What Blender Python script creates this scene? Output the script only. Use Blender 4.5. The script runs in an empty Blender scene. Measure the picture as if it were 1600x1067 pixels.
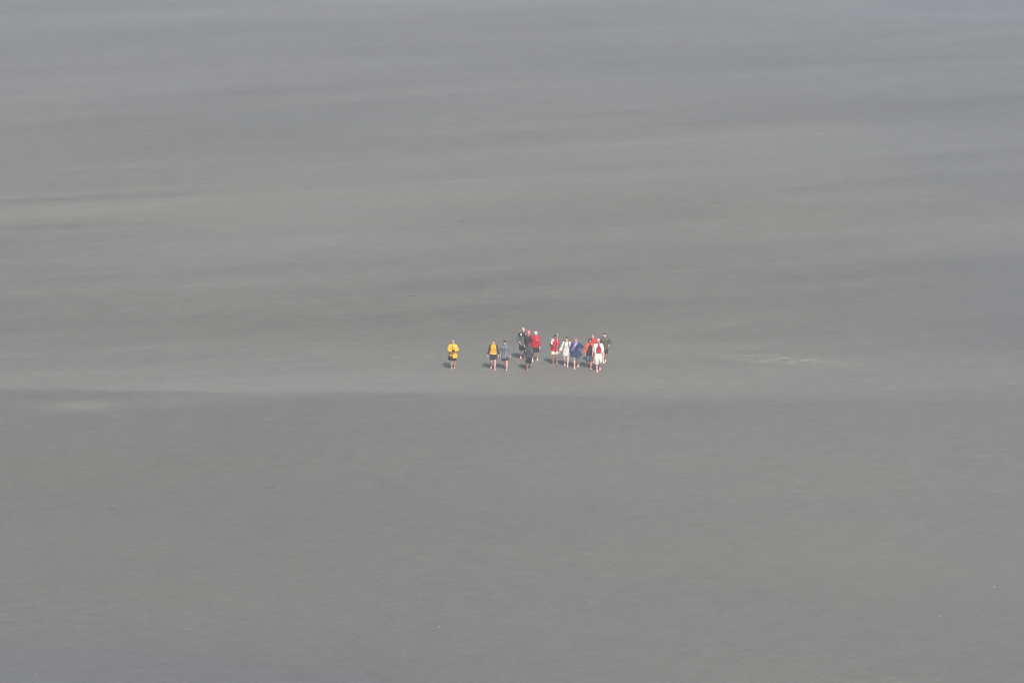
import bpy, math, random
import numpy as np
from mathutils import Vector, Matrix, noise
from mathutils.bvhtree import BVHTree

random.seed(11)
np.random.seed(11)
scene = bpy.context.scene
COL = scene.collection
R = math.radians

# ------------------------------------------------------------------ camera
CAM_H, PITCH, FPX = 80.0, R(15.0), 8653.0            # metres above the flat, depression, focal length in 1600 px widths
cam_data = bpy.data.cameras.new('camera')
cam_data.sensor_width = 36.0
cam_data.lens = 36.0 * FPX / 1600.0
cam_data.clip_start = 1.0
cam_data.clip_end = 30000.0
cam = bpy.data.objects.new('camera', cam_data)
cam.location = (0, 0, CAM_H)
cam.rotation_euler = (R(90) - PITCH, 0, 0)
COL.objects.link(cam)
scene.camera = cam

# ------------------------------------------------------------------ sky, sun, exposure
SUN_EL = R(52)
SUN_AZ = R(160)                                      # clockwise from +Y: behind the camera, to its right
sun_vec = Vector((math.sin(SUN_AZ) * math.cos(SUN_EL), math.cos(SUN_AZ) * math.cos(SUN_EL), math.sin(SUN_EL)))
world = bpy.data.worlds.new('World')
scene.world = world
world.use_nodes = True
wn = world.node_tree
bg = wn.nodes['Background']
sky = wn.nodes.new('ShaderNodeTexSky')
sky.sky_type = 'NISHITA'
sky.sun_disc = False
sky.sun_elevation = SUN_EL
sky.sun_rotation = SUN_AZ
sky.air_density = 1.0
sky.dust_density = 3.0
wn.links.new(sky.outputs[0], bg.inputs[0])
bg.inputs[1].default_value = 0.12
sl = bpy.data.lights.new('sun', 'SUN')
sl.energy = 3.9
sl.angle = R(0.6)
sl.color = (1.0, 0.95, 0.87)
so = bpy.data.objects.new('sun', sl)
so.rotation_euler = sun_vec.to_track_quat('Z', 'Y').to_euler()
so.location = (60, -60, 150)
COL.objects.link(so)
scene.view_settings.view_transform = 'Standard'
scene.view_settings.look = 'None'
scene.view_settings.exposure = 0.15
scene.view_settings.gamma = 1.0
scene.view_settings.use_curve_mapping = False
scene.cycles.volume_bounces = 1
scene.cycles.use_denoising = True
scene.cycles.filter_width = 1.2

# ------------------------------------------------------------------ helpers: nodes and materials
def lin(r, g, b):
    f = lambda c: ((c / 255 + 0.055) / 1.055) ** 2.4 if c > 10 else c / 255 / 12.92
    return (f(r), f(g), f(b), 1.0)

class Nodes:
    def __init__(self, nt): self.nt = nt
    def new(self, t, **kw):
        n = self.nt.nodes.new(t)
        for k, v in kw.items(): setattr(n, k, v)
        return n
    def put(self, sock, v):
        if isinstance(v, (int, float)): sock.default_value = v
        elif isinstance(v, tuple): sock.default_value = v
        else: self.nt.links.new(v, sock)
    def math(self, op, a, b=0.0, c=0.0):
        n = self.new('ShaderNodeMath', operation=op)
        self.put(n.inputs[0], a); self.put(n.inputs[1], b); self.put(n.inputs[2], c)
        return n.outputs[0]
    def smooth(self, v, lo, hi, a=0.0, b=1.0):
        n = self.new('ShaderNodeMapRange', interpolation_type='SMOOTHSTEP')
        for i, x in enumerate((v, lo, hi, a, b)): self.put(n.inputs[i], x)
        return n.outputs[0]
    def noise(self, vec, scale, detail=3.0, rough=0.55, dim='3D'):
        n = self.new('ShaderNodeTexNoise', noise_dimensions=dim)
        self.put(n.inputs['Vector'], vec)
        n.inputs['Scale'].default_value = scale
        n.inputs['Detail'].default_value = detail
        n.inputs['Roughness'].default_value = rough
        return n.outputs['Fac']
    def mapping(self, vec, rotz=0.0, scale=(1, 1, 1), loc=(0, 0, 0)):
        if rotz:                                     # turn first, then stretch: streaks run along rotz
            q = self.new('ShaderNodeMapping')
            self.put(q.inputs[0], vec)
            q.inputs['Rotation'].default_value = (0, 0, -rotz)
            vec = q.outputs[0]
        n = self.new('ShaderNodeMapping')
        self.put(n.inputs[0], vec)
        n.inputs['Scale'].default_value = scale
        n.inputs['Location'].default_value = loc
        return n.outputs[0]
    def mix(self, f, a, b):
        n = self.new('ShaderNodeMix', data_type='RGBA')
        self.put(n.inputs['Factor'], f); self.put(n.inputs['A'], a); self.put(n.inputs['B'], b)
        return n.outputs['Result']

def material(name, rgb, rough=0.85, var=0.12, scale=14.0, bump=0.25, bump_scale=40.0, spec=0.3, sheen=0.0):
    m = bpy.data.materials.new(name)
    m.use_nodes = True
    N = Nodes(m.node_tree)
    p = m.node_tree.nodes['Principled BSDF']
    tc = N.new('ShaderNodeTexCoord')
    f = N.noise(tc.outputs['Object'], scale, 4.0)
    a = tuple(c * (1 - var) for c in rgb[:3]) + (1,)
    b = tuple(min(1, c * (1 + var)) for c in rgb[:3]) + (1,)
    N.put(p.inputs['Base Color'], N.mix(N.smooth(f, 0.3, 0.7), a, b))
    p.inputs['Roughness'].default_value = rough
    p.inputs['Specular IOR Level'].default_value = spec
    p.inputs['Sheen Weight'].default_value = sheen
    if bump:
        bn = N.new('ShaderNodeBump')
        bn.inputs['Strength'].default_value = bump
        bn.inputs['Distance'].default_value = 0.01
        N.put(bn.inputs['Height'], N.noise(tc.outputs['Object'], bump_scale, 3.0))
        N.nt.links.new(bn.outputs[0], p.inputs['Normal'])
    return m

_mats = {}
def cloth(key, r, g, b, rough=0.8):
    """a fabric whose real colour is the sRGB triple given"""
    if key not in _mats: _mats[key] = material(key, lin(r, g, b), rough, 0.10, 9.0, 0.3, 60.0)
    return _mats[key]
def skin(key, r, g, b):
    if key not in _mats: _mats[key] = material(key, lin(r, g, b), 0.55, 0.07, 22.0, 0.05, 120.0)
    return _mats[key]

# ------------------------------------------------------------------ helpers: where things stand on the flat
CP, SP = math.cos(PITCH), math.sin(PITCH)
def relief(x, y):
    """height of the tidal flat: long low swells and one ankle-low bank in front of the walkers"""
    b = 274.6 + 0.018 * x + 0.8 * math.sin(x * 0.11)
    t = min(1.0, max(0.0, (y - b + 1.2) / 2.4))
    bank = 0.06 * t * t * (3 - 2 * t)
    return bank + 0.05 * math.sin(0.055 * x + 0.03 * y) + 0.04 * math.sin(0.10 * y - 0.05 * x + 1.0) + 0.03 * math.sin(0.21 * y + 0.03 * x)
def spot(px, py):
    """ground point seen at that place of the 1600 x 1067 photograph"""
    dx, dy = (px - 800.0) / FPX, (533.5 - py) / FPX
    d = Vector((dx, CP + dy * SP, -SP + dy * CP))
    z = 0.0
    for _ in range(3):
        t = (z - CAM_H) / d.z
        p = Vector((0, 0, CAM_H)) + d * t
        z = relief(p.x, p.y)
    return Vector((p.x, p.y, z))

def tag(o, label=None, cat=None, group=None, kind=None):
    if label: o['label'] = label
    if cat: o['category'] = cat
    if group: o['group'] = group
    if kind: o['kind'] = kind
    return o

# ------------------------------------------------------------------ the tidal flat
def axis_values(fine_lo, fine_hi, step, far_lo, far_hi):
    v = list(np.arange(fine_lo, fine_hi + step * 0.5, step))
    s, a = step, fine_hi
    while a < far_hi:
        s *= 1.5; a = min(far_hi, a + s); v.append(a)
    s, a = step, fine_lo
    while a > far_lo:
        s *= 1.5; a = max(far_lo, a - s); v.insert(0, a)
    return v
gx = axis_values(-60, 60, 1.5, -8000, 8000)
gy = axis_values(215, 430, 0.6, -3000, 9000)
gv = [(x, y, relief(x, y)) for y in gy for x in gx]
nx = len(gx)
gf = [(j * nx + i, j * nx + i + 1, (j + 1) * nx + i + 1, (j + 1) * nx + i) for j in range(len(gy) - 1) for i in range(nx - 1)]
gm = bpy.data.meshes.new('tidal_flat')
gm.from_pydata(gv, [], gf)
gm.polygons.foreach_set('use_smooth', [True] * len(gf))
ground = bpy.data.objects.new('tidal_flat', gm)
COL.objects.link(ground)
tag(ground, 'smooth grey wet sand of a wide tidal flat', kind='structure')

def sand_material():
    m = bpy.data.materials.new('tidal_sand')
    m.use_nodes = True
    N = Nodes(m.node_tree)
    p = m.node_tree.nodes['Principled BSDF']
    co = N.new('ShaderNodeTexCoord').outputs['Object']
    sep = N.new('ShaderNodeSeparateXYZ'); N.put(sep.inputs[0], co)
    X, Y = sep.outputs[0], sep.outputs[1]
    # wandering edges: every moisture and haze boundary below is shifted by this
    w1 = N.math('SUBTRACT', N.noise(N.mapping(co, 0, (0.05, 0.16, 1)), 1.0, 4.0, 0.6), 0.5)
    w2 = N.math('SUBTRACT', N.noise(N.mapping(co, 0, (0.35, 1.1, 1), (7, 3, 0)), 1.0, 4.0, 0.6), 0.5)
    warp = N.math('ADD', N.math('MULTIPLY', w1, 5.0), N.math('MULTIPLY', w2, 1.2))
    Yw = N.math('ADD', Y, warp)
    # tone: 1 = the flat's mean reflectance; drier = lighter, wetter = darker; painted haze lightens the far end
    tone = None
    def add(v):
        nonlocal tone
        tone = v if tone is None else N.math('ADD', tone, v)
    def blob(x0, y0, x1, y1, width, amp, soft=2.0, use=None):
        """a drier or wetter lens between two places of the flat"""
        a, b = spot(x0, y0), spot(x1, y1)
        c = (a + b) / 2
        L = (b - a).length / 2
        ang = math.atan2(b.y - a.y, b.x - a.x)
        hw = width * 0.138
        ux, uy = math.cos(ang), math.sin(ang)
        dx = N.math('SUBTRACT', X, c.x); dy = N.math('SUBTRACT', use or Y, c.y)
        u = N.math('ADD', N.math('MULTIPLY', dx, ux / L), N.math('MULTIPLY', dy, uy / L))
        v = N.math('ADD', N.math('MULTIPLY', dx, -uy / hw), N.math('MULTIPLY', dy, ux / hw))
        r2 = N.math('ADD', N.math('MULTIPLY', u, u), N.math('MULTIPLY', v, v))
        add(N.math('MULTIPLY', N.math('POWER', math.e, N.math('MULTIPLY', r2, -1.0)), amp))
    Ys = N.math('ADD', Y, N.math('MULTIPLY', w2, 1.5))
    # broad moisture fields: slanting beyond the walkers, level in front of them
    far = N.smooth(Y, 268.0, 300.0)
    near = N.math('SUBTRACT', 1.0, far)
    add(N.math('MULTIPLY', far, N.smooth(N.noise(N.mapping(co, R(16), (0.016, 0.06, 1)), 1.0, 5.0, 0.55), 0.25, 0.75, -0.06, 0.06)))
    add(N.math('MULTIPLY', far, N.smooth(N.noise(N.mapping(co, R(15), (0.05, 0.30, 1), (3, 9, 0)), 1.0, 5.0, 0.6), 0.25, 0.75, -0.045, 0.045)))
    add(N.math('MULTIPLY', near, N.smooth(N.noise(N.mapping(co, R(4), (0.03, 0.05, 1), (13, 19, 0)), 1.0, 5.0, 0.55), 0.25, 0.75, -0.03, 0.03)))
    # fine streaks and grains left by the ebb
    add(N.smooth(N.noise(N.mapping(co, R(10), (0.55, 1.5, 1), (1, 5, 0)), 1.0, 6.0, 0.72), 0.28, 0.72, -0.045, 0.045))
    add(N.smooth(N.noise(co, 4.0, 4.0, 0.75), 0.28, 0.72, -0.06, 0.06))
    where = N.smooth(N.noise(N.mapping(co, R(12), (0.04, 0.12, 1), (5, 2, 0)), 1.0, 3.0), 0.38, 0.62, 0.25, 1.0)
    add(N.math('MULTIPLY', where, N.smooth(N.noise(N.mapping(co, R(8), (1.0, 1.4, 1), (11, 4, 0)), 1.0, 4.0, 0.6), 0.57, 0.72, 0.0, 0.085)))
    add(N.math('MULTIPLY', where, N.smooth(N.noise(N.mapping(co, R(12), (0.9, 1.5, 1), (2, 17, 0)), 1.0, 4.0, 0.6), 0.57, 0.72, 0.0, -0.08)))
    # the wet lower shelf starts at a line in front of the walkers, clearest on the left
    edge = spot(300, 611).y
    line = N.math('ADD', N.math('SUBTRACT', Y, N.math('MULTIPLY', X, -0.040)), N.math('ADD', N.math('MULTIPLY', w2, 1.8), N.math('MULTIPLY', w1, 1.6)))
    ref = spot(300, 611); base = ref.y + 0.040 * ref.x
    shelf = N.smooth(line, base - 0.32, base + 0.16, 1.0, 0.0)
    fade = N.smooth(X, -20.0, 16.0, -0.108, -0.038)
    near_fade = N.smooth(Y, base - 40, base - 2, 0.75, 1.0)
    add(N.math('MULTIPLY', N.math('MULTIPLY', shelf, fade), near_fade))
    # named streaks of the photograph: (ends, half width in px, strength)
    blob(-200, 594, 950, 600, 26, 0.085, use=Ys)
    blob(-250, 603, 850, 608, 7, 0.03, use=Ys)
    blob(500, 258, 1250, 205, 9, 0.05, use=Ys)
    blob(300, 380, 1000, 360, 9, 0.04, use=Ys)
    blob(250, 310, 900, 285, 18, 0.05, use=Ys)
    blob(150, 28, 700, 12, 10, 0.05, use=Ys)
    blob(950, 330, 1650, 300, 14, 0.035, use=Ys)
    blob(700, 592, 1650, 606, 26, 0.065, use=Ys)
    blob(-150, 323, 330, 300, 5.0, -0.115, use=Ys)
    blob(-150, 363, 260, 348, 5.5, -0.11, use=Ys)
    blob(-200, 342, 420, 318, 12, 0.075, use=Ys)
    blob(150, 186, 290, 181, 3.5, -0.05, use=Ys)
    blob(-100, 190, 350, 185, 30, -0.035, use=Yw)
    blob(350, 285, 1350, 200, 22, 0.06, use=Ys)
    blob(200, 400, 800, 375, 16, 0.035, use=Yw)
    add(N.math('MULTIPLY', N.smooth(Yw, spot(800, 560).y, spot(800, 500).y), N.smooth(Yw, spot(800, 450).y, spot(800, 370).y, -0.06, 0.0)))
    blob(1150, 440, 1750, 430, 60, -0.03, use=Yw)
    add(N.smooth(Yw, spot(800, 120).y, spot(800, -20).y, 0.0, 0.045))  # distant haze painted in: sand lightens towards the far end
    add(N.smooth(Yw, spot(800, 1060).y, spot(800, 760).y, -0.04, 0.0))
    blob(1200, 170, 1700, 180, 30, -0.04, use=Yw)
    blob(1250, 260, 1700, 240, 9, -0.03, use=Ys)
    blob(75, 635, 185, 635, 6.5, 0.13, use=Ys)
    blob(-60, 616, 330, 618, 6, -0.05, use=Ys)
    # foam-dried crust right of the walkers, broken into dashes
    crust_n = N.noise(N.mapping(co, 0, (0.9, 2.6, 1)), 1.0, 5.0, 0.7)
    crust = N.smooth(crust_n, 0.42, 0.64)
    a, b = spot(1140, 556), spot(1310, 568)
    c = (a + b) / 2
    du = N.math('DIVIDE', N.math('SUBTRACT', X, c.x), 2.7)
    dv = N.math('DIVIDE', N.math('SUBTRACT', N.math('ADD', Y, N.math('MULTIPLY', N.math('SUBTRACT', X, c.x), 0.2)), c.y), 0.8)
    g = N.math('POWER', math.e, N.math('MULTIPLY', N.math('ADD', N.math('MULTIPLY', du, du), N.math('MULTIPLY', dv, dv)), -1.0))
    crust_mask = N.math('MULTIPLY', crust, g)
    add(N.math('MULTIPLY', crust_mask, 0.36))
    # far film of water: smoother, its sky reflection painted in as paler, bluer sand
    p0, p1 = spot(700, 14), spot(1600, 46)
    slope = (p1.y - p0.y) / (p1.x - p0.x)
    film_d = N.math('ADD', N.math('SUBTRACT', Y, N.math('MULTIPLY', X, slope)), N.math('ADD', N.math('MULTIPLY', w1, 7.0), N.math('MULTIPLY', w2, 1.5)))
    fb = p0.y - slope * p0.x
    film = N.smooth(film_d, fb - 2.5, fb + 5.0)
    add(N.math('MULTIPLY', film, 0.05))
    # hue: dry sand is warmer, moist sand cooler; far haze and edge vignette painted in blue
    hue = N.smooth(N.noise(N.mapping(co, R(-5), (0.02, 0.05, 1), (31, 12, 0)), 1.0, 3.0, 0.5), 0.1, 0.9)
    warm = (0.1542, 0.1454, 0.1213, 1)
    cool = (0.1393, 0.1408, 0.1240, 1)
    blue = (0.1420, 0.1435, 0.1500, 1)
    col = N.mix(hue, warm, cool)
    col = N.mix(N.math('MAXIMUM', N.math('MULTIPLY', film, 0.6), N.smooth(Yw, spot(800, 330).y, spot(800, 30).y, 0.0, 0.6)), col, blue)  # blue of haze and reflected sky painted into the far sand
    side = N.math('ADD', N.smooth(X, 17.0, 32.0, 0.0, 0.42), N.smooth(N.math('ADD', Y, N.math('MULTIPLY', X, 0.35)), 246.0, 226.0, 0.0, 0.85))  # lens vignette painted in: bluer, darker sand at right and near left
    col = N.mix(side, col, (0.1310, 0.1330, 0.1400, 1))
    q = spot(130, 635)
    pu = N.math('DIVIDE', N.math('SUBTRACT', X, q.x), 2.2); pv = N.math('DIVIDE', N.math('SUBTRACT', Ys, q.y), 1.1)
    pale = N.math('POWER', math.e, N.math('MULTIPLY', N.math('ADD', N.math('MULTIPLY', pu, pu), N.math('MULTIPLY', pv, pv)), -1.0))
    col = N.mix(N.math('MULTIPLY', pale, 0.7), col, (0.152, 0.145, 0.122, 1))
    col = N.mix(crust_mask, col, (0.1806, 0.1677, 0.1333, 1))
    mul = N.new('ShaderNodeVectorMath', operation='SCALE')
    N.put(mul.inputs[0], col)
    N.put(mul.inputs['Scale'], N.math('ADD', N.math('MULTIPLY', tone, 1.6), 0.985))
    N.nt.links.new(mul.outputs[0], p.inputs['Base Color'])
    N.put(p.inputs['Roughness'], N.math('SUBTRACT', 0.55, N.math('MULTIPLY', film, 0.12)))
    p.inputs['Specular IOR Level'].default_value = 0.4
    bn = N.new('ShaderNodeBump')
    bn.inputs['Strength'].default_value = 0.35
    bn.inputs['Distance'].default_value = 0.03
    rip = N.noise(N.mapping(co, R(4), (2.2, 5.0, 1)), 1.0, 5.0, 0.65)
    N.put(bn.inputs['Height'], rip)
    N.nt.links.new(bn.outputs[0], p.inputs['Normal'])
    return m
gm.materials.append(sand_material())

# ------------------------------------------------------------------ helpers: shapes
class MB:
    """collects closed shapes of one part"""
    def __init__(self): self.v, self.f = [], []
    def rings(self, rs):
        n = len(rs[0]); o = len(self.v)
        for r in rs: self.v.extend(tuple(p) for p in r)
        for j in range(len(rs) - 1):
            for i in range(n):
                k = (i + 1) % n
                self.f.append((o + j * n + i, o + j * n + k, o + (j + 1) * n + k, o + (j + 1) * n + i))
        self.f.append(tuple(o + i for i in reversed(range(n))))
        e = o + (len(rs) - 1) * n
        self.f.append(tuple(e + i for i in range(n)))
        return self
    def sweep(self, pts, rad, n=12, flat=1.0, side=None, caps=False):
        """tube through pts; flat squeezes it along the direction perpendicular to side"""
        pts = [Vector(p) for p in pts]
        if caps:
            d0 = (pts[0] - pts[1]).normalized(); d1 = (pts[-1] - pts[-2]).normalized()
            pre = [(pts[0] + d0 * rad[0] * a, rad[0] * b) for a, b in ((0.97, 0.22), (0.8, 0.6), (0.45, 0.89))]
            post = [(pts[-1] + d1 * rad[-1] * a, rad[-1] * b) for a, b in ((0.45, 0.89), (0.8, 0.6), (0.97, 0.22))]
            rad = [r for _, r in pre] + list(rad) + [r for _, r in post]
            pts = [p for p, _ in pre] + pts + [p for p, _ in post]
        rs = []
        u = None
        for i, p in enumerate(pts):
            t = (pts[min(i + 1, len(pts) - 1)] - pts[max(i - 1, 0)]).normalized()
            if side is not None: u = Vector(side)
            elif u is None: u = Vector((1, 0, 0)) if abs(t.x) < 0.8 else Vector((0, 1, 0))
            u = (u - t * u.dot(t)).normalized()
            w = t.cross(u)
            rs.append([p + u * (math.cos(a) * rad[i]) + w * (math.sin(a) * rad[i] * flat) for a in (2 * math.pi * k / n for k in range(n))])
        return self.rings(rs)
    def cap(self, a, ra, b, rb, n=10): return self.sweep([a, b], [ra, rb], n, caps=True)
    def loft(self, rs, n=24, power=2.3):
        """stack of level rings (x, y, z, half width, half depth)"""
        out = []
        for (x, y, z, rx, ry) in rs:
            r = []
            for k in range(n):
                a = 2 * math.pi * k / n
                c, s = math.cos(a), math.sin(a)
                r.append((x + rx * math.copysign(abs(c) ** (2 / power), c), y + ry * math.copysign(abs(s) ** (2 / power), s), z))
            out.append(r)
        return self.rings(out)
    def ball(self, c, r, n=12, m=8, fn=None):
        r = r if isinstance(r, tuple) else (r, r, r)
        rs = []
        for j in range(m + 1):
            t = -math.pi / 2 + math.pi * (0.04 + 0.92 * j / m)
            rs.append([Vector((c[0] + r[0] * math.cos(t) * math.cos(a), c[1] + r[1] * math.cos(t) * math.sin(a), c[2] + r[2] * math.sin(t))) for a in (2 * math.pi * k / n for k in range(n))])
        if fn: rs = [[fn(p) for p in r_] for r_ in rs]
        return self.rings(rs)
    def box(self, c, s, bev=0.15):
        x, y, z = s[0] / 2, s[1] / 2, s[2] / 2
        b = min(x, y, z) * bev
        def ring(zz, k): return [(c[0] + px * (x - k) , c[1] + py * (y - k), c[2] + zz) for px, py in ((1, 1), (-1, 1), (-1, -1), (1, -1))]
        return self.rings([ring(-z, b), ring(-z + b, 0), ring(z - b, 0), ring(z, b)])
    def mesh(self, name):
        m = bpy.data.meshes.new(name)
        m.from_pydata([tuple(p) for p in self.v], [], self.f)
        m.update()
        return m
    def grown(self, name, voxel, keep=0.5, smooth=4, folds=0.0, seed=0.0):
        """one continuous surface grown over all shapes collected, with cloth folds if asked"""
        m = self.mesh(name + '_raw')
        o = bpy.data.objects.new('tmp', m)
        COL.objects.link(o)
        r = o.modifiers.new('r', 'REMESH'); r.mode = 'VOXEL'; r.voxel_size = voxel; r.use_smooth_shade = True
        if smooth:
            s = o.modifiers.new('s', 'SMOOTH'); s.factor = 0.5; s.iterations = smooth
        if keep < 1:
            d = o.modifiers.new('d', 'DECIMATE'); d.ratio = keep
        dg = bpy.context.evaluated_depsgraph_get()
        out = bpy.data.meshes.new_from_object(o.evaluated_get(dg))
        out.name = name
        bpy.data.objects.remove(o)
        bpy.data.meshes.remove(m)
        if folds:
            n = len(out.vertices)
            co = np.empty(n * 3); out.vertices.foreach_get('co', co); co = co.reshape(-1, 3)
            no = np.empty(n * 3); out.vertex_normals.foreach_get('vector', no); no = no.reshape(-1, 3)
            x, y, z = co[:, 0], co[:, 1], co[:, 2]
            w = np.sin(6 * z + 4 * x + seed) + 0.7 * np.sin(9 * x - 5 * z + 2 * seed)
            ang = np.arctan2(y, x)
            d = (np.sin(7 * ang + 2.2 * w + seed) * 0.6 + np.sin(38 * z + 14 * x + 2.5 * w + seed * 3) * 0.45
                 + np.sin(55 * x - 30 * z + 20 * y + 2 * w) * 0.25)
            co += no * (d * folds)[:, None]
            out.vertices.foreach_set('co', co.reshape(-1))
            out.update()
        out.polygons.foreach_set('use_smooth', [True] * len(out.polygons))
        return out

def link(name, mesh, mat, parent=None):
    o = bpy.data.objects.new(name, mesh)
    COL.objects.link(o)
    if mat is not None: mesh.materials.append(mat)
    if parent is not None: o.parent = parent
    return o

def two_bone(a, c, l1, l2, hint):
    """elbow or knee between a and c; also the end point actually reached"""
    d = c - a
    L = min(d.length, (l1 + l2) * 0.999)
    d = d.normalized()
    h = Vector(hint); h = (h - d * h.dot(d)).normalized()
    x = (l1 * l1 - l2 * l2 + L * L) / (2 * L)
    y = math.sqrt(max(0.0, l1 * l1 - x * x))
    return a + d * x + h * y, a + d * L

# ------------------------------------------------------------------ people: built 1.75 m tall facing -Y, then scaled to their height
class Person:
    def __init__(s, label, height, px, py, turn=0.0, lead='R', stride=0.24, trail='toe', arms=None, head=(0, 0, 0),
                 skin_rgb=(214, 160, 138), spread=0.085, lean=0.03, build=1.0, curl=0.5):
        s.k = height / 1.75
        s.build = build
        s.seed = px * 0.37
        root = bpy.data.objects.new('person', None)
        root.empty_display_size = 0.3
        COL.objects.link(root)
        p = spot(px, py)
        fwd = (stride + 0.05) * s.k
        root.location = (p.x, p.y + fwd, relief(p.x, p.y + fwd))
        root.rotation_euler = (0, R(1.6 * math.sin(px * 1.7)), R(turn))
        tag(root, label, 'person', 'walkers crossing the tidal flat')
        s.root = root
        s.skin = skin('skin_%d_%d_%d' % skin_rgb, *skin_rgb)
        s.eye = cloth('eye_dark', 40, 30, 28, 0.3)
        s.lip = skin('lip_red', 178, 104, 96)
        # legs ------------------------------------------------------
        pz = min(0.915, 0.082 + 0.985 * math.sqrt(0.7225 - min(0.4, stride) ** 2))
        s.pz = pz; s.dz = pz - 0.93
        s.legs = {}
        for side, sx in (('L', -1), ('R', 1)):
            if side == lead: phi, by, bz = R(-6), -stride - 0.12, 0.022 + 0.185 * math.sin(R(6))
            elif trail == 'toe': phi, by, bz = R(30), stride - 0.10, 0.022
            elif trail == 'flat': phi, by, bz = 0.0, stride * 0.3 - 0.1, 0.022
            else: phi, by, bz = R(58), stride + 0.12, 0.13              # foot swinging through, off the sand
            x = sx * spread
            rot = lambda y, z: Vector((0, y * math.cos(phi) - z * math.sin(phi), y * math.sin(phi) + z * math.cos(phi)))
            ball = Vector((x * 1.05, by, bz))
            ankle = ball + rot(0.13, 0.06)
            hip = Vector((sx * 0.09, 0, pz))
            knee, ankle2 = two_bone(hip, ankle, 0.43, 0.42, (sx * 0.12, -1, 0))
            ball = ball + (ankle2 - ankle)
            s.legs[side] = dict(hip=hip, knee=knee, ankle=ankle2, ball=ball, rot=rot, sx=sx)
        # arms ------------------------------------------------------
        arms = arms or {}
        s.lean = lean
        s.arms = {}
        for side, sx in (('L', -1), ('R', 1)):
            a = arms.get(side, {})
            sh = Vector((sx * 0.168 * build, -lean * 0.8, 1.405 + s.dz))
            sw = a.get('swing', 0.0) + ((.10 if side != lead else -.06) if stride > .14 else 0.0)
            t = a.get('wrist')
            tgt = Vector((sx * t[0], t[1], t[2] + s.dz)) if t else Vector((sx * (0.245 + a.get('out', 0.0)), -0.03 - sw, 0.885 + s.dz + abs(sw) * 0.15))
            el, wr = two_bone(sh, tgt, 0.29, 0.25, (sx * a.get('hint', (0.35, 1, -0.2))[0],) + tuple(a.get('hint', (0.35, 1, -0.2))[1:]))
            s.arms[side] = dict(sh=sh, el=el, wr=wr, sx=sx, curl=a.get('curl', curl), n=a.get('palm'))
        # head transform -------------------------------------------
        piv = Vector((0, -lean - 0.0, 1.52))
        M = Matrix.Rotation(R(head[1]), 3, 'Z') @ Matrix.Rotation(R(head[0]), 3, 'X') @ Matrix.Rotation(R(head[2]), 3, 'Y')
        s.H = lambda p: piv + M @ (Vector(p) - Vector((0, 0, 1.52))) + Vector((0, 0, s.dz))
        s.make_body()

    # -- the part's mesh takes the person's height, then hangs under the root
    def part(s, name, mesh, mat, parent=None):
        n = len(mesh.vertices)
        co = np.empty(n * 3); mesh.vertices.foreach_get('co', co)
        mesh.vertices.foreach_set('co', co * s.k); mesh.update()
        return link(name, mesh, mat, parent or s.root)

    def make_body(s):
        b, dz, H, bd = MB(), s.dz, s.H, s.build
        ly = lambda z: -s.lean * max(0, (z - 0.93) / 0.6)
        b.loft([(0, ly(z), z + dz, rx * bd, ry * bd) for z, rx, ry in ((0.85, .13, .09), (0.95, .16, .108), (1.08, .138, .095), (1.22, .145, .102), (1.35, .140, .094), (1.42, .092, .070), (1.475, .06, .058))], 20)
        b.cap((0, -s.lean * .8, 1.44 + dz), .06, H((0, 0, 1.55)), .054)
        b.ball((0, -0.005, 1.648), (.075, .094, .105), 16, 12, H)                    # skull
        b.ball((0, -0.048, 1.585), (.055, .052, .062), 14, 10, H)                    # face and jaw
        b.cap(H((0, -0.088, 1.545)), .018, H((0, -0.078, 1.55)), .026)               # chin
        b.cap(H((0, -0.096, 1.648)), .010, H((0, -0.112, 1.612)), .0155)             # nose
        b.cap(H((-.034, -0.086, 1.664)), .012, H((.034, -0.086, 1.664)), .012)       # brow
        for sx in (-1, 1):
            b.ball((sx * .078, 0.0, 1.622), (.013, .023, .033), 8, 6, H)             # ears
        for g in s.legs.values():
            hip, kn, an, ba, rot, sx = g['hip'], g['knee'], g['ankle'], g['ball'], g['rot'], g['sx']
            calf = kn.lerp(an, .32) + Vector((0, .014, 0))
            b.sweep([hip + Vector((0, 0, .03)), hip.lerp(kn, .45), kn, calf, kn.lerp(an, .7), an], [.088 * bd, .075 * bd, .054, .056, .042, .034], 14, caps=True)
            b.cap(an, .034, an + rot(.035, -.035), .032)
            b.cap(an + rot(.035, -.04), .030, ba + rot(.02, .012), .034)
            b.cap(ba + rot(.04, .02) + Vector((-.014, 0, 0)), .030, ba + Vector((.012 * sx, 0, 0.004)), .027)
            b.cap(ba + Vector((-.026, 0, 0)), .021, ba + Vector((.026, 0, 0)), .021)
            for i, (ox, ln, rr) in enumerate(((-.031, .050, .0135), (-.012, .054, .010), (.004, .049, .0098), (.019, .042, .0095), (.033, .033, .009))):
                o = Vector((-sx * -ox if sx > 0 else -ox, 0, 0))
                b.cap(ba + o + rot(-.005, -.004), rr + .002, ba + o * 1.06 + rot(-ln, -.010), rr)
        for a in s.arms.values():
            sh, el, wr, sx = a['sh'], a['el'], a['wr'], a['sx']
            b.sweep([sh + Vector((-sx * .03, 0, -.025)), sh.lerp(el, .2), sh.lerp(el, .5), el, el.lerp(wr, .3), wr], [.045, .045, .043, .037, .039, .027], 12, caps=True)
            s.hand(b, a)
        m = b.grown('body', 0.0062, 0.42, 3)
        m.materials.append(s.skin); m.materials.append(s.eye); m.materials.append(s.lip)
        n = len(m.polygons)
        c = np.empty(n * 3); m.polygons.foreach_get('center', c); c = c.reshape(-1, 3)
        idx = np.zeros(n, dtype=np.int32)
        for sx in (-1, 1):
            e = np.array(H((sx * .032, -0.094, 1.640)))
            idx[((c - e) ** 2).sum(1) < .0125 ** 2] = 1
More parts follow.
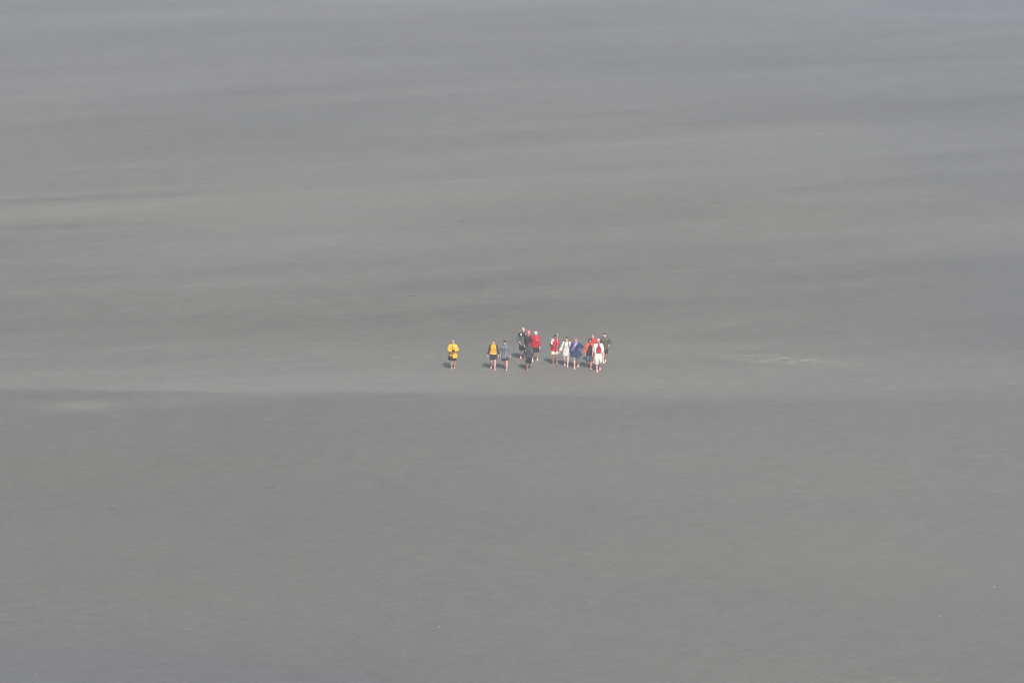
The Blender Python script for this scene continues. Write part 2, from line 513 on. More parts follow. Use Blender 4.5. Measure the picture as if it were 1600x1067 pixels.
        q = np.array(H((0, -0.104, 1.578)))
        d = c - q
        idx[(d[:, 0] / .026) ** 2 + (d[:, 1] / .03) ** 2 + (d[:, 2] / .0085) ** 2 < 1] = 2
        m.polygons.foreach_set('material_index', idx)
        s.body = s.part('body', m, None)

    def hand(s, b, a):
        wr, el, sx = a['wr'], a['el'], a['sx']
        d = (wr - el).normalized()
        n = Vector(a['n']) if a['n'] else Vector((-sx, 0.15, 0))                    # way the palm faces
        n = (n - d * n.dot(d)).normalized()
        w = d.cross(n) * sx
        if w.y > 0 and not a['n']: w = -w
        palm = wr + d * .055
        a['palm'], a['d'], a['nn'], a['w'] = palm, d, n, w
        for t in (-.028, -.01, .01, .028):
            b.cap(wr + w * t * .6 + d * .01, .017, wr + d * .088 + w * t, .0145, 8)
        c = a['curl']
        for t, ln in ((.031, .070), (.0105, .082), (-.0105, .076), (-.031, .058)):
            p0 = wr + d * .088 + w * t
            d1 = (d * math.cos(c * .7) + n * math.sin(c * .7))
            d2 = (d * math.cos(c * 1.7) + n * math.sin(c * 1.7))
            d3 = (d * math.cos(c * 2.5) + n * math.sin(c * 2.5))
            p1 = p0 + d1 * ln * .45; p2 = p1 + d2 * ln * .32; p3 = p2 + d3 * ln * .23
            b.sweep([p0, p1, p2, p3], [.0098, .0092, .0086, .0078], 8, caps=True)
        t0 = wr + d * .028 + w * .028
        t1 = t0 + (d * .55 + w * .75 + n * .25).normalized() * .038
        t2 = t1 + (d * .85 + w * .25 + n * (.2 + .5 * c)).normalized() * .032
        b.sweep([t0, t1, t2], [.014, .0108, .009], 8, caps=True)

    # -- clothing -------------------------------------------------------
    def coat(s, mat, hem=0.80, flare=0.03, bulk=0.0, sleeve=0.97, name='jacket', sleeve_mat=None, cuff=0.055, collar=True, drape=0.0, sleeves=True, neck=1.49, folds=0.008):
        b, dz, bd = MB(), s.dz, s.build
        ly = lambda z: -s.lean * max(-.3, (z - 0.93) / 0.6)
        w = lambda r: r * bd + bulk
        hz = max(.4, hem)
        rings = [(hz, w(.185) + flare, w(.145) + flare * .9), (hz + .02, w(.187) + flare, w(.147) + flare * .9)]
        for z, rx, ry in ((0.98, .172, .132), (1.10, .158, .124), (1.24, .170, .134), (1.34, .176, .130), (1.40, .160, .106), (1.45, .112, .084), (neck, .078, .074)):
            if z > hz + .06:
                t = max(0.0, 1 - (z - hz) / .45) if hz < .98 else 0.0
                rings.append((z, w(rx) + flare * t if z < 1.42 else rx + bulk * .3, w(ry) + flare * t * .9 if z < 1.42 else ry + bulk * .3))
        b.loft([(0, ly(z), z + dz, rx, ry) for z, rx, ry in rings], 28)
        sbs = []
        if sleeves:
            for a in s.arms.values():
                sb = b if sleeve_mat is None else MB()
                sbs.append(sb)
                pts = [a['sh'] + Vector((-a['sx'] * .04, 0, .0)), a['sh'], a['sh'].lerp(a['el'], .5), a['el']]
                rr = [.070 + bulk * .4, .070 + bulk * .5, .061 + bulk * .5, .055 + bulk * .45]
                if sleeve <= .5:
                    pts[-2:] = [a['sh'].lerp(a['el'], sleeve * 2)]; rr = rr[:2] + [.062 + bulk * .5]
                else:
                    f = (sleeve - .5) * 2
                    pts += [a['el'].lerp(a['wr'], f * .5), a['el'].lerp(a['wr'], f)]
                    rr += [.052 + bulk * .4 + drape * .5, cuff - .006 + bulk * .2 + drape]
                sb.sweep(pts, rr, 14)
        if collar:
            b.loft([(0, -s.lean * .9, 1.45 + dz, .085, .085), (0, -s.lean, 1.515 + dz, .075, .078)], 18)
        o = s.part(name, b.grown(name, 0.010, 0.45, 3, folds, s.seed), mat)
        if sleeve_mat is not None:
            for q in sbs: s.part('sleeve', q.grown('sleeve', 0.010, 0.45, 3, folds, s.seed), sleeve_mat)
        return o

    def shorts(s, mat, to=0.75, loose=0.0, name='shorts', folds=0.004):
        """to: fraction of the thigh covered; above 1 goes on down the shank"""
        b = MB()
        z = s.pz
        b.loft([(0, 0, z - .10, .165 + loose, .115 + loose), (0, 0, z, .178 + loose * .5, .13 + loose * .5), (0, 0, z + .10, .165, .125)], 24)
        for g in s.legs.values():
            hip, kn, an = g['hip'], g['knee'], g['ankle']
            if to <= 1:
                pts = [hip + Vector((0, 0, .04)), hip.lerp(kn, to * .5), hip.lerp(kn, to)]
                rr = [.105, .100 + loose * .7, .092 + loose]
            else:
                pts = [hip + Vector((0, 0, .04)), hip.lerp(kn, .5), kn, kn.lerp(an, to - 1)]
                rr = [.105, .100 + loose * .7, .080 + loose, .076 + loose]
            b.sweep(pts, rr, 16)
        return s.part(name, b.grown(name, 0.010, 0.5, 2, folds, s.seed + 1), mat)

    def hair(s, mat, style='short'):
        b, H = MB(), s.H
        if style == 'fringe':                                  # horseshoe of hair round a bald crown
            for sx in (-1, 1):
                b.ball((sx * .062, .03, 1.63), (.024, .055, .045), 10, 8, H)
            b.ball((0, .065, 1.625), (.065, .036, .05), 12, 8, H)
        else:
            b.ball((0, .012, 1.672), (.084, .098, .092), 16, 12, H)
            b.ball((0, .045, 1.625), (.078, .064, .075), 14, 10, H)
            b.ball((.015, -.07, 1.722), (.052, .026, .024), 10, 6, H)
            if style in ('bob', 'long'):
                low = 1.56 if style == 'bob' else 1.47
                for sx in (-1, 1):
                    b.sweep([H((sx * .066, .0, 1.70)), H((sx * .084, .005, 1.63)), H((sx * .078, .015, low))], [.034, .034, .024], 10, caps=True)
                b.sweep([H((0, .06, 1.68)), H((0, .085, 1.60)), H((0, .075, low - .02))], [.06, .062, .045], 12, caps=True)
        return s.part('hair', b.grown('hair', 0.008, 0.5, 2, 0.003, s.seed), mat)

    def hood(s, mat, up=True, name='hood'):
        b, H = MB(), s.H
        if up:
            # shell round the head, open at the face: a rim tube and a back shell
            for k in range(9):
                t = k / 8
                y = -.055 + t * .14
                r = .103 * math.sqrt(max(.12, 1 - max(0, (t - .25) / .8) ** 2))
                ring = [H((math.sin(a) * r, y + .025 * abs(math.cos(a / 2)) * 0, 1.645 + math.cos(a) * r * 1.14)) for a in (R(-142) + R(284) * i / 16 for i in range(17))]
                b.sweep(ring, [.013] * 17, 8)
            b.ball((0, .06, 1.60), (.075, .05, .085), 12, 8, H)
            b.loft([(0, -s.lean + .005, 1.44 + s.dz, .105, .098), (0, -s.lean, 1.545 + s.dz, .085, .082)], 18)
        else:
            ring = [Vector((math.sin(a) * .095, -s.lean + .045 - math.cos(a) * -.06, 1.475 + s.dz + .02 * math.cos(a))) for a in (R(-120) + R(240) * i / 14 for i in range(15))]
            b.sweep(ring, [.026 + .022 * math.sin(math.pi * i / 14) for i in range(15)], 10, caps=True)
            b.ball((0, -s.lean + .125, 1.43 + s.dz), (.085, .04, .07), 12, 8)
        return s.part(name, b.grown(name, 0.009, 0.5, 2, 0.003, s.seed), mat)

    def cap_hat(s, mat, brim=True):
        b, H = MB(), s.H
        b.ball((0, .005, 1.685), (.088, .104, .085), 16, 10, H)
        if brim:
            b.sweep([H((-.055, -.085, 1.688)), H((0, -.125, 1.678)), H((.055, -.085, 1.688))], [.03, .04, .03], 10, .3, None, True)
        return s.part('cap', b.grown('cap', 0.008, 0.5, 2), mat)

    def glasses(s, mat):
        b, H = MB(), s.H
        for sx in (-1, 1):
            b.ball((sx * .034, -.103, 1.640), (.027, .010, .019), 10, 6, H)
            b.cap(H((sx * .058, -.098, 1.645)), .005, H((sx * .086, .0, 1.645)), .005, 6)
        b.cap(H((-.012, -.108, 1.645)), .006, H((.012, -.108, 1.645)), .006, 6)
        return s.part('sunglasses', b.grown('sunglasses', 0.005, 0.6, 1), mat)

    def strip(s, name, over, pts, width, mat, thick=.012, back=False, parent=None, lift=.0):
        """a band lying on the front (or back) of a garment; pts are (x, z) of the 1.75 m figure"""
        bv = BVHTree.FromPolygons([v.co.copy() for v in over.data.vertices], [tuple(p.vertices) for p in over.data.polygons])
        sg = -1 if not back else 1
        out = []
        dense = []
        for (x0, z0), (x1, z1) in zip(pts[:-1], pts[1:]):
            n = max(2, int(math.hypot(x1 - x0, z1 - z0) / .03))
            dense += [(x0 + (x1 - x0) * i / n, z0 + (z1 - z0) * i / n) for i in range(n)]
        dense.append(pts[-1])
        for x, z in dense:
            hit = bv.ray_cast(Vector((x, 0, z + s.dz)) * s.k + Vector((0, sg * 1.0, 0)), Vector((0, -sg, 0)))
            if hit[0] is not None: out.append(hit[0] / s.k + Vector((0, sg * (thick * .25 + lift), 0)))
        if len(out) < 2: return None
        b = MB()
        b.sweep(out, [width / 2] * len(out), 10, 2 * thick / width, (1, 0, 0) if abs(dense[-1][0] - dense[0][0]) < abs(dense[-1][1] - dense[0][1]) else (0, 0, 1))
        m = b.mesh(name)
        m.polygons.foreach_set('use_smooth', [True] * len(m.polygons))
        return s.part(name, m, mat, parent)

    # -- things carried: separate top-level objects placed where the person holds them
    def world(s, p):
        return Vector(s.root.location) + s.root.rotation_euler.to_matrix() @ (Vector(p) * s.k)
    def carried(s, name, label, cat, at):
        e = bpy.data.objects.new(name, None)
        e.empty_display_size = .1
        COL.objects.link(e)
        e.location = s.world(at)
        e.rotation_euler = s.root.rotation_euler
        tag(e, label, cat)
        return e

def solid(name, mb, mat, parent, smooth=True):
    m = mb.mesh(name)
    if smooth: m.polygons.foreach_set('use_smooth', [True] * len(m.polygons))
    return link(name, m, mat, parent)

BLACK = cloth('black_fabric', 34, 35, 38)
HAIR_DARK = cloth('dark_hair', 42, 36, 34, 0.6)
HAIR_BROWN = cloth('brown_hair', 98, 74, 56, 0.6)
HAIR_FAIR = cloth('fair_hair', 168, 136, 98, 0.6)
HAIR_GREY = cloth('grey_hair', 196, 194, 184, 0.6)
TAN, PINK, PALE, BROWN = (208, 154, 128), (230, 178, 162), (236, 200, 184), (172, 122, 96)

# 1 ------------------------------------------------ yellow raincoat, holding a camera
yellow = cloth('yellow_oilskin', 232, 178, 52, 0.6)
P = Person('person in a bright yellow raincoat holding a camera, walking apart on the far left', 1.63, 708, 576.5, 4, 'L', .10, 'flat',
           {'L': dict(wrist=(.075, -.27, 1.10), hint=(1, .15, -.6), curl=.9, palm=(.9, .1, .5)), 'R': dict(wrist=(.075, -.27, 1.13), hint=(1, .15, -.6), curl=.9, palm=(-.9, .1, .5))},
           (8, 0, 0), TAN)
P.shorts(BLACK, .95, .015)
j = P.coat(yellow, .68, .045, .045, .93)
P.hair(cloth('ash_hair', 150, 136, 116, 0.6), 'short')
P.hood(yellow, False)
P.strip('front_zip', j, [(0, 1.42), (0, .70)], .014, cloth('ochre_zip', 170, 122, 28), parent=j)
P.strip('camera_strap', j, [(-.06, 1.47), (-.03, 1.34), (0, 1.22)], .018, BLACK)
c = P.carried('camera', 'small black camera held at the chest of the person in yellow', 'camera', (0, -.335, 1.12 + P.dz))
solid('camera_body', MB().box((0, 0, .045), (.145, .055, .095)), BLACK, c, False)
solid('lens', MB().sweep([(0, -.02, .042), (0, -.085, .042), (0, -.10, .042)], [.037, .037, .031], 14), cloth('black_lens', 22, 22, 25, .3), c)
solid('viewfinder', MB().box((0, .005, .10), (.05, .045, .03), .4), BLACK, c, False)
c = P.carried('shoulder_bag', 'dark shoulder bag hanging at the hip of the person in yellow', 'bag', (-.17, -.235, .60 + P.dz))
b = MB().loft([(0, 0, .0, .115, .05), (0, 0, .02, .135, .065), (0, 0, .14, .13, .06), (0, 0, .19, .115, .04)], 20, 3.4)
solid('pouch', b, cloth('dark_bag', 50, 44, 46), c)
solid('flap', MB().loft([(0, -.012, .10, .132, .06), (0, -.012, .17, .13, .058), (0, -.006, .205, .112, .04)], 20, 3.4), cloth('dark_bag_flap', 64, 54, 54), c)
solid('strap', MB().sweep([(-.02, .0, .18), (-.06, .08, .34), (-.06, .16, .52), (-.02, .22, .70), (.02, .235, .84)], [.016] * 5, 8, .3), cloth('dark_bag', 50, 44, 46), c)

# 2 ------------------------------------------------ orange-yellow vest over dark green sleeves
vest = cloth('amber_vest', 244, 172, 44)
green = cloth('bottle_green', 44, 54, 42)
navy = cloth('navy_cotton', 44, 52, 68)
P = Person('walker in an amber vest over dark green sleeves, navy shorts and bare legs', 1.70, 770.2, 578.5, 5, 'R', .21, 'toe',
           {'L': dict(out=.07, swing=.02), 'R': dict(out=.06, swing=.03)}, (6, -4, 0), PINK)
P.shorts(navy, .80, .012)
j = P.coat(vest, .92, .012, .004, .95, 'vest', green, folds=.006)
P.hair(HAIR_BROWN, 'short')
P.strip('front_zip', j, [(0, 1.45), (0, .95)], .02, cloth('amber_zip', 190, 122, 28), parent=j)  # zip in a darker amber than the vest
P.strip('hem_band', j, [(-.17, .94), (0, .935), (.17, .94)], .025, cloth('vest_hem', 240, 208, 150), parent=j)

# 3 ------------------------------------------------ grey hooded jacket
grey = cloth('slate_jacket', 112, 116, 126)
P = Person('walker in a plain slate grey jacket with black hair, one pink leg forward', 1.67, 790, 579, -6, 'R', .22, 'swing',
           {'L': dict(out=.03, swing=-.05), 'R': dict(out=.05, swing=.06)}, (18, 0, 0), PINK)
P.shorts(cloth('charcoal_shorts', 44, 44, 52), .85, .01)
j = P.coat(grey, .71, .045, .025, .93)
P.hood(grey, False)
P.hair(HAIR_DARK, 'short')
P.strip('front_zip', j, [(0, 1.45), (.005, .80)], .014, cloth('slate_zip', 84, 88, 98), parent=j)
P.strip('chest_seam', j, [(-.15, 1.27), (0, 1.25), (.15, 1.27)], .014, cloth('slate_zip', 84, 88, 98), parent=j)

# 4 ------------------------------------------------ tall, grey jacket with black shoulders
P = Person('tall walker in grey jacket with black shoulders and white shoulder stripes, at the back', 1.82, 817, 562.5, 10, 'R', .18, 'toe',
           {'L': dict(wrist=(.235, -.20, 1.00), hint=(.9, .5, -.3)), 'R': dict(out=.03, swing=.05)}, (6, 8, 0), PINK)
P.shorts(BLACK, .95, .02)
j = P.coat(cloth('steel_jacket', 92, 98, 104), .78, .02, .03, .93)
b = MB()
b.loft([(0, -.02, 1.31 + P.dz, .214, .178), (0, -.024, 1.36 + P.dz, .212, .172), (0, -.026, 1.42 + P.dz, .180, .138), (0, -.028, 1.475 + P.dz, .115, .102)], 28)
for a in P.arms.values(): b.sweep([a['sh'] + Vector((-a['sx'] * .05, 0, .01)), a['sh'], a['sh'].lerp(a['el'], .4)], [.088, .092, .088], 14)
y = P.part('yoke', b.grown('yoke', .01, .5, 3, .004), BLACK)
white = cloth('white_fabric', 226, 226, 222)
for sx in (-1, 1):
    P.strip('shoulder_stripe', y, [(sx * .125, 1.45), (sx * .135, 1.38), (sx * .14, 1.30)], .06, white, parent=y)
P.strip('chest_badge', j, [(.03, 1.24), (.08, 1.24)], .05, cloth('maroon_badge', 110, 60, 68), parent=j)
P.hair(cloth('sandy_hair', 170, 140, 116, .6), 'fringe')

# 5 ------------------------------------------------ pink headscarf
P = Person('walker with a pink headscarf and dark jacket, half hidden at the back', 1.68, 826, 563, 0, 'L', .12, 'flat',
           {'L': dict(out=.0), 'R': dict(out=.02, swing=.03)}, (6, -6, 0), PINK)
P.shorts(BLACK, .95, .01)
P.coat(cloth('dark_moss_jacket', 52, 55, 54), .80, .02, .03, .93)
P.hood(cloth('pink_scarf', 222, 84, 124), True, 'headscarf')

# 6 ------------------------------------------------ front, dark anorak
char = cloth('charcoal_anorak', 66, 67, 74)
P = Person('short walker all in charcoal and black, head bowed, in front of the red anorak', 1.60, 825.3, 579, 0, 'L', .20, 'swing',
           {'L': dict(out=.02, swing=.05), 'R': dict(out=.03, swing=-.06)}, (24, 4, 0), (176, 112, 98), spread=.05)
P.shorts(cloth('ink_shorts', 40, 42, 54), 1.12, .02, 'long_shorts')
j = P.coat(char, .80, .03, .035, .93)
P.hood(char, False)
P.hair(cloth('auburn_hair', 74, 46, 42, .6), 'short')
for sx in (-1, 1):
    P.strip('reflective_stripe', j, [(sx * .17, 1.28), (sx * .18, 1.16)], .035, cloth('pale_stripe', 198, 200, 202), parent=j)

# 7 ------------------------------------------------ red anorak, white hair
red = cloth('red_anorak', 180, 38, 60)
P = Person('white haired walker in a long red anorak with a pale chest stripe', 1.70, 836.0, 565, -6, 'L', .17, 'toe',
           {'L': dict(out=.0, swing=.02), 'R': dict(out=.02, swing=.10)}, (4, -10, 0), PALE, spread=.12)
P.shorts(cloth('dark_green_shorts', 44, 58, 52), .92, .03)
j = P.coat(red, .83, .025, .055, .94)
P.hood(red, False)
P.hair(HAIR_GREY, 'bob')
P.strip('chest_stripe', j, [(.02, 1.26), (.10, 1.275), (.19, 1.25)], .035, cloth('pale_pink_stripe', 236, 176, 172), parent=j)
P.strip('front_zip', j, [(0, 1.45), (0, .86)], .014, cloth('dark_red_zip', 150, 26, 42), parent=j)
P.strip('yoke_seam', j, [(.0, 1.20), (.19, 1.205)], .014, cloth('dark_red_zip', 150, 26, 42), parent=j)

# 8 ------------------------------------------------ crimson jacket with a staff
crim = cloth('crimson_jacket', 186, 38, 68)
P = Person('walker in crimson jacket and cream shorts carrying a tall wooden staff', 1.67, 866.3, 570, 4, 'L', .12, 'toe',
           {'L': dict(wrist=(.13, -.24, 1.20), hint=(.45, .3, -1), palm=(.6, .3, .6)), 'R': dict(wrist=(.17, -.30, 1.20), hint=(.45, .3, -1), curl=1.15, palm=(-1, .1, 0))},
           (8, 6, 0), BROWN)
P.shorts(cloth('cream_shorts', 222, 206, 176), .78, .03)
j = P.coat(crim, .83, .035, .02, .42)
for a in P.arms.values():
    b = MB().sweep([a['sh'].lerp(a['el'], .72), a['el'], a['el'].lerp(a['wr'], .30)], [.056, .058, .05], 14)
    P.part('elbow_sleeve', b.grown('elbow_sleeve', .01, .5, 3, .004), BLACK)
P.hood(crim, False)
P.hair(HAIR_DARK, 'short')
b = MB()                                                        # pale scarf thrown over one shoulder
b.sweep([(-.05, -.12, 1.50 + P.dz), (-.15, -.14, 1.44 + P.dz), (-.20, -.16, 1.34 + P.dz), (-.19, -.20, 1.24 + P.dz)], [.05, .062, .06, .045], 12, .6, (1, 0, 0))
b.sweep([(-.05, -.10, 1.50 + P.dz), (-.17, -.02, 1.49 + P.dz), (-.20, .10, 1.42 + P.dz)], [.045, .055, .05], 12, .7, (1, 0, 0))
P.part('scarf', b.grown('scarf', .01, .5, 3, .005), cloth('pale_scarf', 226, 214, 208))
a = P.arms['R']
grip = a['palm'] + a['d'] * .035 + a['nn'] * .038
gw = P.world(grip)
foot = Vector((gw.x - .02, gw.y - .10, 0)); foot.z = relief(foot.x, foot.y)
e = bpy.data.objects.new('walking_staff', None); e.empty_display_size = .2
COL.objects.link(e); e.location = foot
tag(e, 'tall pale wooden staff held upright by the walker in crimson', 'staff')
up = (gw - foot); top = up.normalized() * 1.84
mid = lambda t, w=0: tuple(top * t + Vector((math.sin(t * 9) * .006, math.cos(t * 7) * .004, 0)))
solid('shaft', MB().sweep([mid(t / 10) for t in range(11)], [.013, .014, .0135, .015, .014, .015, .0145, .015, .0155, .015, .013], 10), cloth('pale_wood', 214, 176, 158), e)
solid('grip_wrap', MB().sweep([mid(.60), mid(.63), mid(.67), mid(.70)], [.0165, .0175, .0175, .0165], 10), cloth('tan_wrap', 150, 104, 84), e)

# 9 ------------------------------------------------ white poncho, black backpack
ponch = cloth('white_poncho', 214, 210, 202, .6)
P = Person('dark haired walker in a white poncho with black backpack straps', 1.67, 884.8, 573.3, -5, 'R', .15, 'toe',
           {'L': dict(out=.13, swing=.02), 'R': dict(out=.01, swing=.0)}, (6, -10, 0), PALE)
P.shorts(cloth('pale_shorts', 190, 184, 176), .80, .0)
j = P.coat(ponch, .66, .03, .03, .90, 'poncho', drape=.035, folds=.010)
P.hair(HAIR_DARK, 'short')
P.glasses(cloth('black_lens', 22, 22, 25, .3))
e = P.carried('backpack', 'black backpack worn by the walker in the white poncho', 'backpack', (0, .175, 1.02 + P.dz))
b = MB().loft([(0, .02, 0, .12, .06), (0, .03, .03, .15, .085), (0, .03, .25, .15, .085), (0, .01, .37, .12, .06), (0, 0, .40, .07, .03)], 22, 3.0)
solid('pack', b, BLACK, e)
solid('pocket', MB().loft([(0, .115, .03, .09, .025), (0, .12, .06, .11, .035), (0, .118, .15, .11, .032), (0, .11, .18, .09, .02)], 18, 3.0), cloth('black_pocket', 48, 48, 52), e)
pk = e
for sx in (-1, 1):
    P.strip('tmp_strap', j, [(sx * .105, 1.475), (sx * .125, 1.38), (sx * .135, 1.25), (sx * .155, 1.13)], .048, BLACK, .014)
    st = [o for o in bpy.data.objects if o.name.startswith('tmp_strap')][0]
    st.name = 'strap'
    off = Vector((0, .175, 1.02 + P.dz)) * P.k
    for v in st.data.vertices: v.co -= off
    st.parent = pk
P.strip('collar_band', j, [(-.06, 1.49), (0, 1.475), (.06, 1.49)], .03, cloth('dark_collar', 70, 66, 66), parent=j)

# 10 ----------------------------------------------- navy cape, lavender scarf
cape = cloth('navy_cape', 48, 64, 96)
P = Person('walker in a wide navy cape coat with a long lavender scarf', 1.72, 900.8, 576, -7, 'L', .24, 'toe',
           {'L': dict(out=.10, swing=.02), 'R': dict(wrist=(.21, -.05, 1.08), hint=(1, .5, -.5), palm=(-1, 0, 0))}, (10, 14, 0), PINK, spread=.07)
P.shorts(cloth('dove_shorts', 132, 134, 146), 1.02, .0)
j = P.coat(cape, .70, .105, .035, .95, 'cape_coat', folds=.010)
P.hair(cloth('light_brown_hair', 142, 108, 82, .6), 'bob')
b = MB()
z = P.dz
b.sweep([(math.sin(R(t)) * .088, -.03 - math.cos(R(t)) * .095, 1.485 + z - .02 * math.cos(R(t))) for t in range(-180, 181, 30)], [.036] * 13, 10)
lav = cloth('lavender_scarf', 178, 142, 206)
P.part('scarf', b.grown('scarf', .009, .5, 2, .004), lav)
P.strip('scarf_tail', j, [(.05, 1.46), (-.03, 1.36), (-.10, 1.24), (-.17, 1.11), (-.235, .98)], .125, lav, .03, lift=.008)
P.strip('front_zip', j, [(.05, 1.36), (.055, .74)], .014, cloth('dark_navy_zip', 28, 36, 62), parent=j)

# 11 ----------------------------------------------- orange shawl, black top
P = Person('dark haired walker with an orange shirt open over a black top, denim shorts', 1.71, 920.8, 577, 8, 'R', .22, 'swing',
           {'L': dict(out=.02, swing=.02), 'R': dict(out=.0, swing=-.04)}, (8, 6, 0), TAN, spread=.05)
P.shorts(cloth('denim_shorts', 92, 112, 128), 1.06, .012, 'denim_shorts')
org = cloth('orange_shirt', 222, 92, 66)
j = P.coat(cloth('black_navy_top', 42, 44, 60), .80, .02, .012, .93, 'top', org)
b = MB()
b.sweep([(math.sin(R(t)) * .10, -.03 - math.cos(R(t)) * .10, 1.475 + P.dz - .03 * math.cos(R(t))) for t in range(-180, 181, 30)], [.034] * 13, 10)
for sx in (-1, 1):
    b.sweep([(sx * .07, -.10, 1.47 + P.dz), (sx * .13, -.135, 1.38 + P.dz), (sx * .165, -.145, 1.25 + P.dz), (sx * .18, -.13, 1.10 + P.dz)], [.045, .055, .05, .036], 12, .55, (1, 0, 0))
P.part('shirt_front', b.grown('shirt_front', .01, .5, 3, .005), org)
P.hair(HAIR_DARK, 'bob')

# 12 ----------------------------------------------- red hooded, behind
P = Person('walker in a plain red jacket partly hidden behind the man in white trousers', 1.58, 925.6, 567, 0, 'L', .10, 'flat',
           {'L': dict(out=.0), 'R': dict(out=.0)}, (4, 8, 0), PINK)
P.shorts(cloth('dusk_shorts', 74, 66, 82), .9, .01)
rj = cloth('scarlet_jacket', 196, 46, 60)
P.coat(rj, .80, .02, .02, .93)
P.hood(rj, False)
P.hair(cloth('sandy_hair', 170, 140, 116, .6), 'short')

# 13 ----------------------------------------------- white jacket, crimson shirt, white cropped trousers
whitej = cloth('white_jacket', 234, 232, 226)
P = Person('bald man in a white jacket over crimson shirt and white cropped trousers', 1.84, 935, 580, 7, 'L', .20, 'toe',
           {'L': dict(out=.06, swing=.03), 'R': dict(out=.03, swing=-.02)}, (10, -6, 0), PINK, spread=.10)
P.shorts(cloth('white_trousers', 226, 224, 214), 1.32, .012, 'cropped_trousers', .006)
shirt = P.coat(cloth('crimson_shirt', 170, 36, 66), .97, .0, -.004, .9, 'shirt', sleeves=False, collar=False, folds=.004)
b = MB()
z = P.dz
for sx in (-1, 1):                                             # two fronts of the open jacket, joined over the back
    for x0, x1, dep in ((.098, .168, .118), (.135, .19, .10)):
        b.sweep([(sx * x0 * .75, -.095, 1.475 + z), (sx * x0, -dep - .02, 1.38 + z), (sx * x1, -dep - .01, 1.22 + z), (sx * x1, -dep, 1.08 + z), (sx * x1 * 1.02, -dep + .02, .96 + z)], [.042, .048, .046, .042, .040], 12, .66, (1, 0, 0))
b.loft([(0, .05, .95 + z, .20, .105), (0, .045, 1.10 + z, .18, .10), (0, .04, 1.30 + z, .185, .105), (0, .035, 1.40 + z, .172, .095), (0, .02, 1.46 + z, .11, .08)], 24)
for a in P.arms.values():
    b.sweep([a['sh'] + Vector((-a['sx'] * .05, 0, .0)), a['sh'], a['sh'].lerp(a['el'], .5), a['el'], a['el'].lerp(a['wr'], .22)], [.072, .074, .07, .066, .064], 14)
P.part('jacket', b.grown('jacket', .01, .5, 3, .006, 3.0), whitej)
b = MB().loft([(0, -.004, .965 + z, .192, .146), (0, -.004, 1.005 + z, .192, .146)], 28)
P.part('waist_belt', b.grown('waist_belt', .01, .6, 1), cloth('slate_belt', 66, 76, 92))
P.hair(HAIR_GREY, 'fringe')
b = MB()
for g in P.legs.values():
    ba, an, rot = g['ball'], g['ankle'], g['rot']
    b = MB()
    b.sweep([ba + rot(.19, -.020), ba + rot(.10, -.022), ba + rot(0, -.020), ba + rot(-.055, -.020)], [.030, .033, .045, .030], 12, .22, (1, 0, 0), True)
    b.sweep([ba + rot(.05, -.01) + Vector((sx * .042, 0, 0)) if sx else ba + rot(.05, .045) for sx in (-1, 0, 1)], [.011] * 3, 8)
    P.part('sandal', b.grown('sandal', .006, .5, 1), cloth('brown_sandal', 84, 62, 52))

# 14 ----------------------------------------------- taupe jacket, back right
P = Person('dark haired walker in a taupe brown jacket behind the others, rightmost', 1.66, 944.2, 567, 12, 'L', .17, 'toe',
           {'L': dict(out=.0, swing=.02), 'R': dict(wrist=(.26, -.06, 1.02), hint=(1, .6, -.4))}, (6, -24, 0), PALE)
P.shorts(cloth('ash_shorts', 54, 54, 56), .92, .015)
tp = cloth('taupe_jacket', 92, 86, 80)
P.coat(tp, .82, .02, .055, .93)
P.hood(tp, False)
P.hair(HAIR_DARK, 'short')

# ------------------------------------------------------------------ small debris on the sand
def twig(label, px, py, length, ang, bend, mat, fork=True):
    p = spot(px, py)
    n = 9
    pts = [Vector(((i / (n - 1) - .5) * length, bend * math.sin(math.pi * i / (n - 1)), .010 + .006 * math.sin(i * 1.7))) for i in range(n)]
    b = MB().sweep(pts, [.005 + .009 * math.sin(math.pi * min(1, (i + 1.5) / n)) for i in range(n)], 7, caps=True)
    if fork:
        b.sweep([pts[5], pts[5] + Vector((.06, .07, .02)), pts[5] + Vector((.15, .10, .015))], [.008, .006, .004], 6, caps=True)
    o = solid('driftwood_twig', b, mat, None)
    o.location = p; o.rotation_euler = (0, 0, R(ang))
    tag(o, label, 'twig', 'dark twigs washed up on the sand')
wood = cloth('wet_driftwood', 78, 70, 62)
twig('thin arched dark twig on the near sand, left of centre', 424, 763, .50, 4, .30, wood)
twig('short straight dark twig on the near sand, far left', 177, 795, .42, -6, .04, wood)
twig('dark twig on the far sand straight above the yellow raincoat', 721, 347, .36, 5, .05, wood, False)
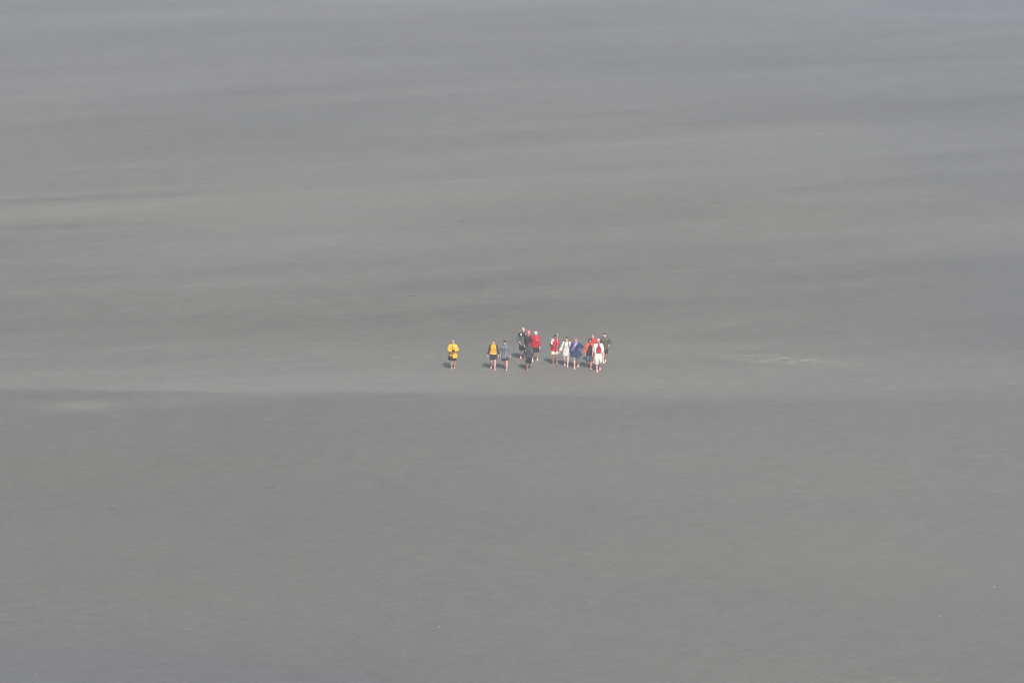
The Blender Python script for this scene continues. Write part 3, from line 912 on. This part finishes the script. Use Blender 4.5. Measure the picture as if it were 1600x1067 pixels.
twig('dark twig on the sand upper left of the walkers, beside a pebble-sized clump', 643, 463, .36, -8, .08, wood)
twig('short dark twig on the far sand, right of centre', 1115, 318, .34, 10, .04, wood, False)
twig('dark twig on the far sand at upper right', 1327, 279, .50, -4, .05, wood, False)

def scatter(name, label, count, mat, size, y_lo, y_hi, seed):
    rnd = random.Random(seed)
    b = MB()
    for _ in range(count):
        q = spot(rnd.uniform(-60, 1660), y_lo + (y_hi - y_lo) * rnd.random())
        r = size * rnd.uniform(.5, 1.0) * (1.5 if rnd.random() < .12 else 1)
        a = rnd.uniform(0, math.pi)
        rs = []
        for t, f in ((0, 1.0), (.35, .9), (.7, .55), (.85, .15)):
            rs.append([(q.x + r * f * (math.cos(k * math.pi / 4) * math.cos(a) - .7 * math.sin(k * math.pi / 4) * math.sin(a)),
                        q.y + r * f * (math.cos(k * math.pi / 4) * math.sin(a) + .7 * math.sin(k * math.pi / 4) * math.cos(a)), q.z + r * t * .7) for k in range(8)])
        b.rings(rs)
    o = solid(name, b, mat, None)
    tag(o, label, kind='stuff')
scatter('shells', 'tiny white shells strewn thinly over the sand', 70, cloth('white_shell', 206, 204, 196, .5), .028, 430, 1070, 4)
scatter('worm_casts', 'small dark lumps of mud strewn over the sand', 140, cloth('dark_mud', 96, 94, 88), .045, 120, 1070, 9)

# ------------------------------------------------------------------ sea air over the flat
hb = MB().box((0, 3000, 42), (16400, 12400, 90), 0.0)
hm = hb.mesh('haze')
haze = bpy.data.objects.new('haze', hm)
COL.objects.link(haze)
tag(haze, 'pale sea haze over the tidal flat', kind='stuff')
m = bpy.data.materials.new('sea_haze')
m.use_nodes = True
m.node_tree.nodes.clear()
out = m.node_tree.nodes.new('ShaderNodeOutputMaterial')
vol = m.node_tree.nodes.new('ShaderNodeVolumePrincipled')
vol.inputs['Color'].default_value = (0.90, 0.92, 0.95, 1)
vol.inputs['Density'].default_value = 0.00038
vol.inputs['Anisotropy'].default_value = 0.0
m.node_tree.links.new(vol.outputs[0], out.inputs['Volume'])
hm.materials.append(m)
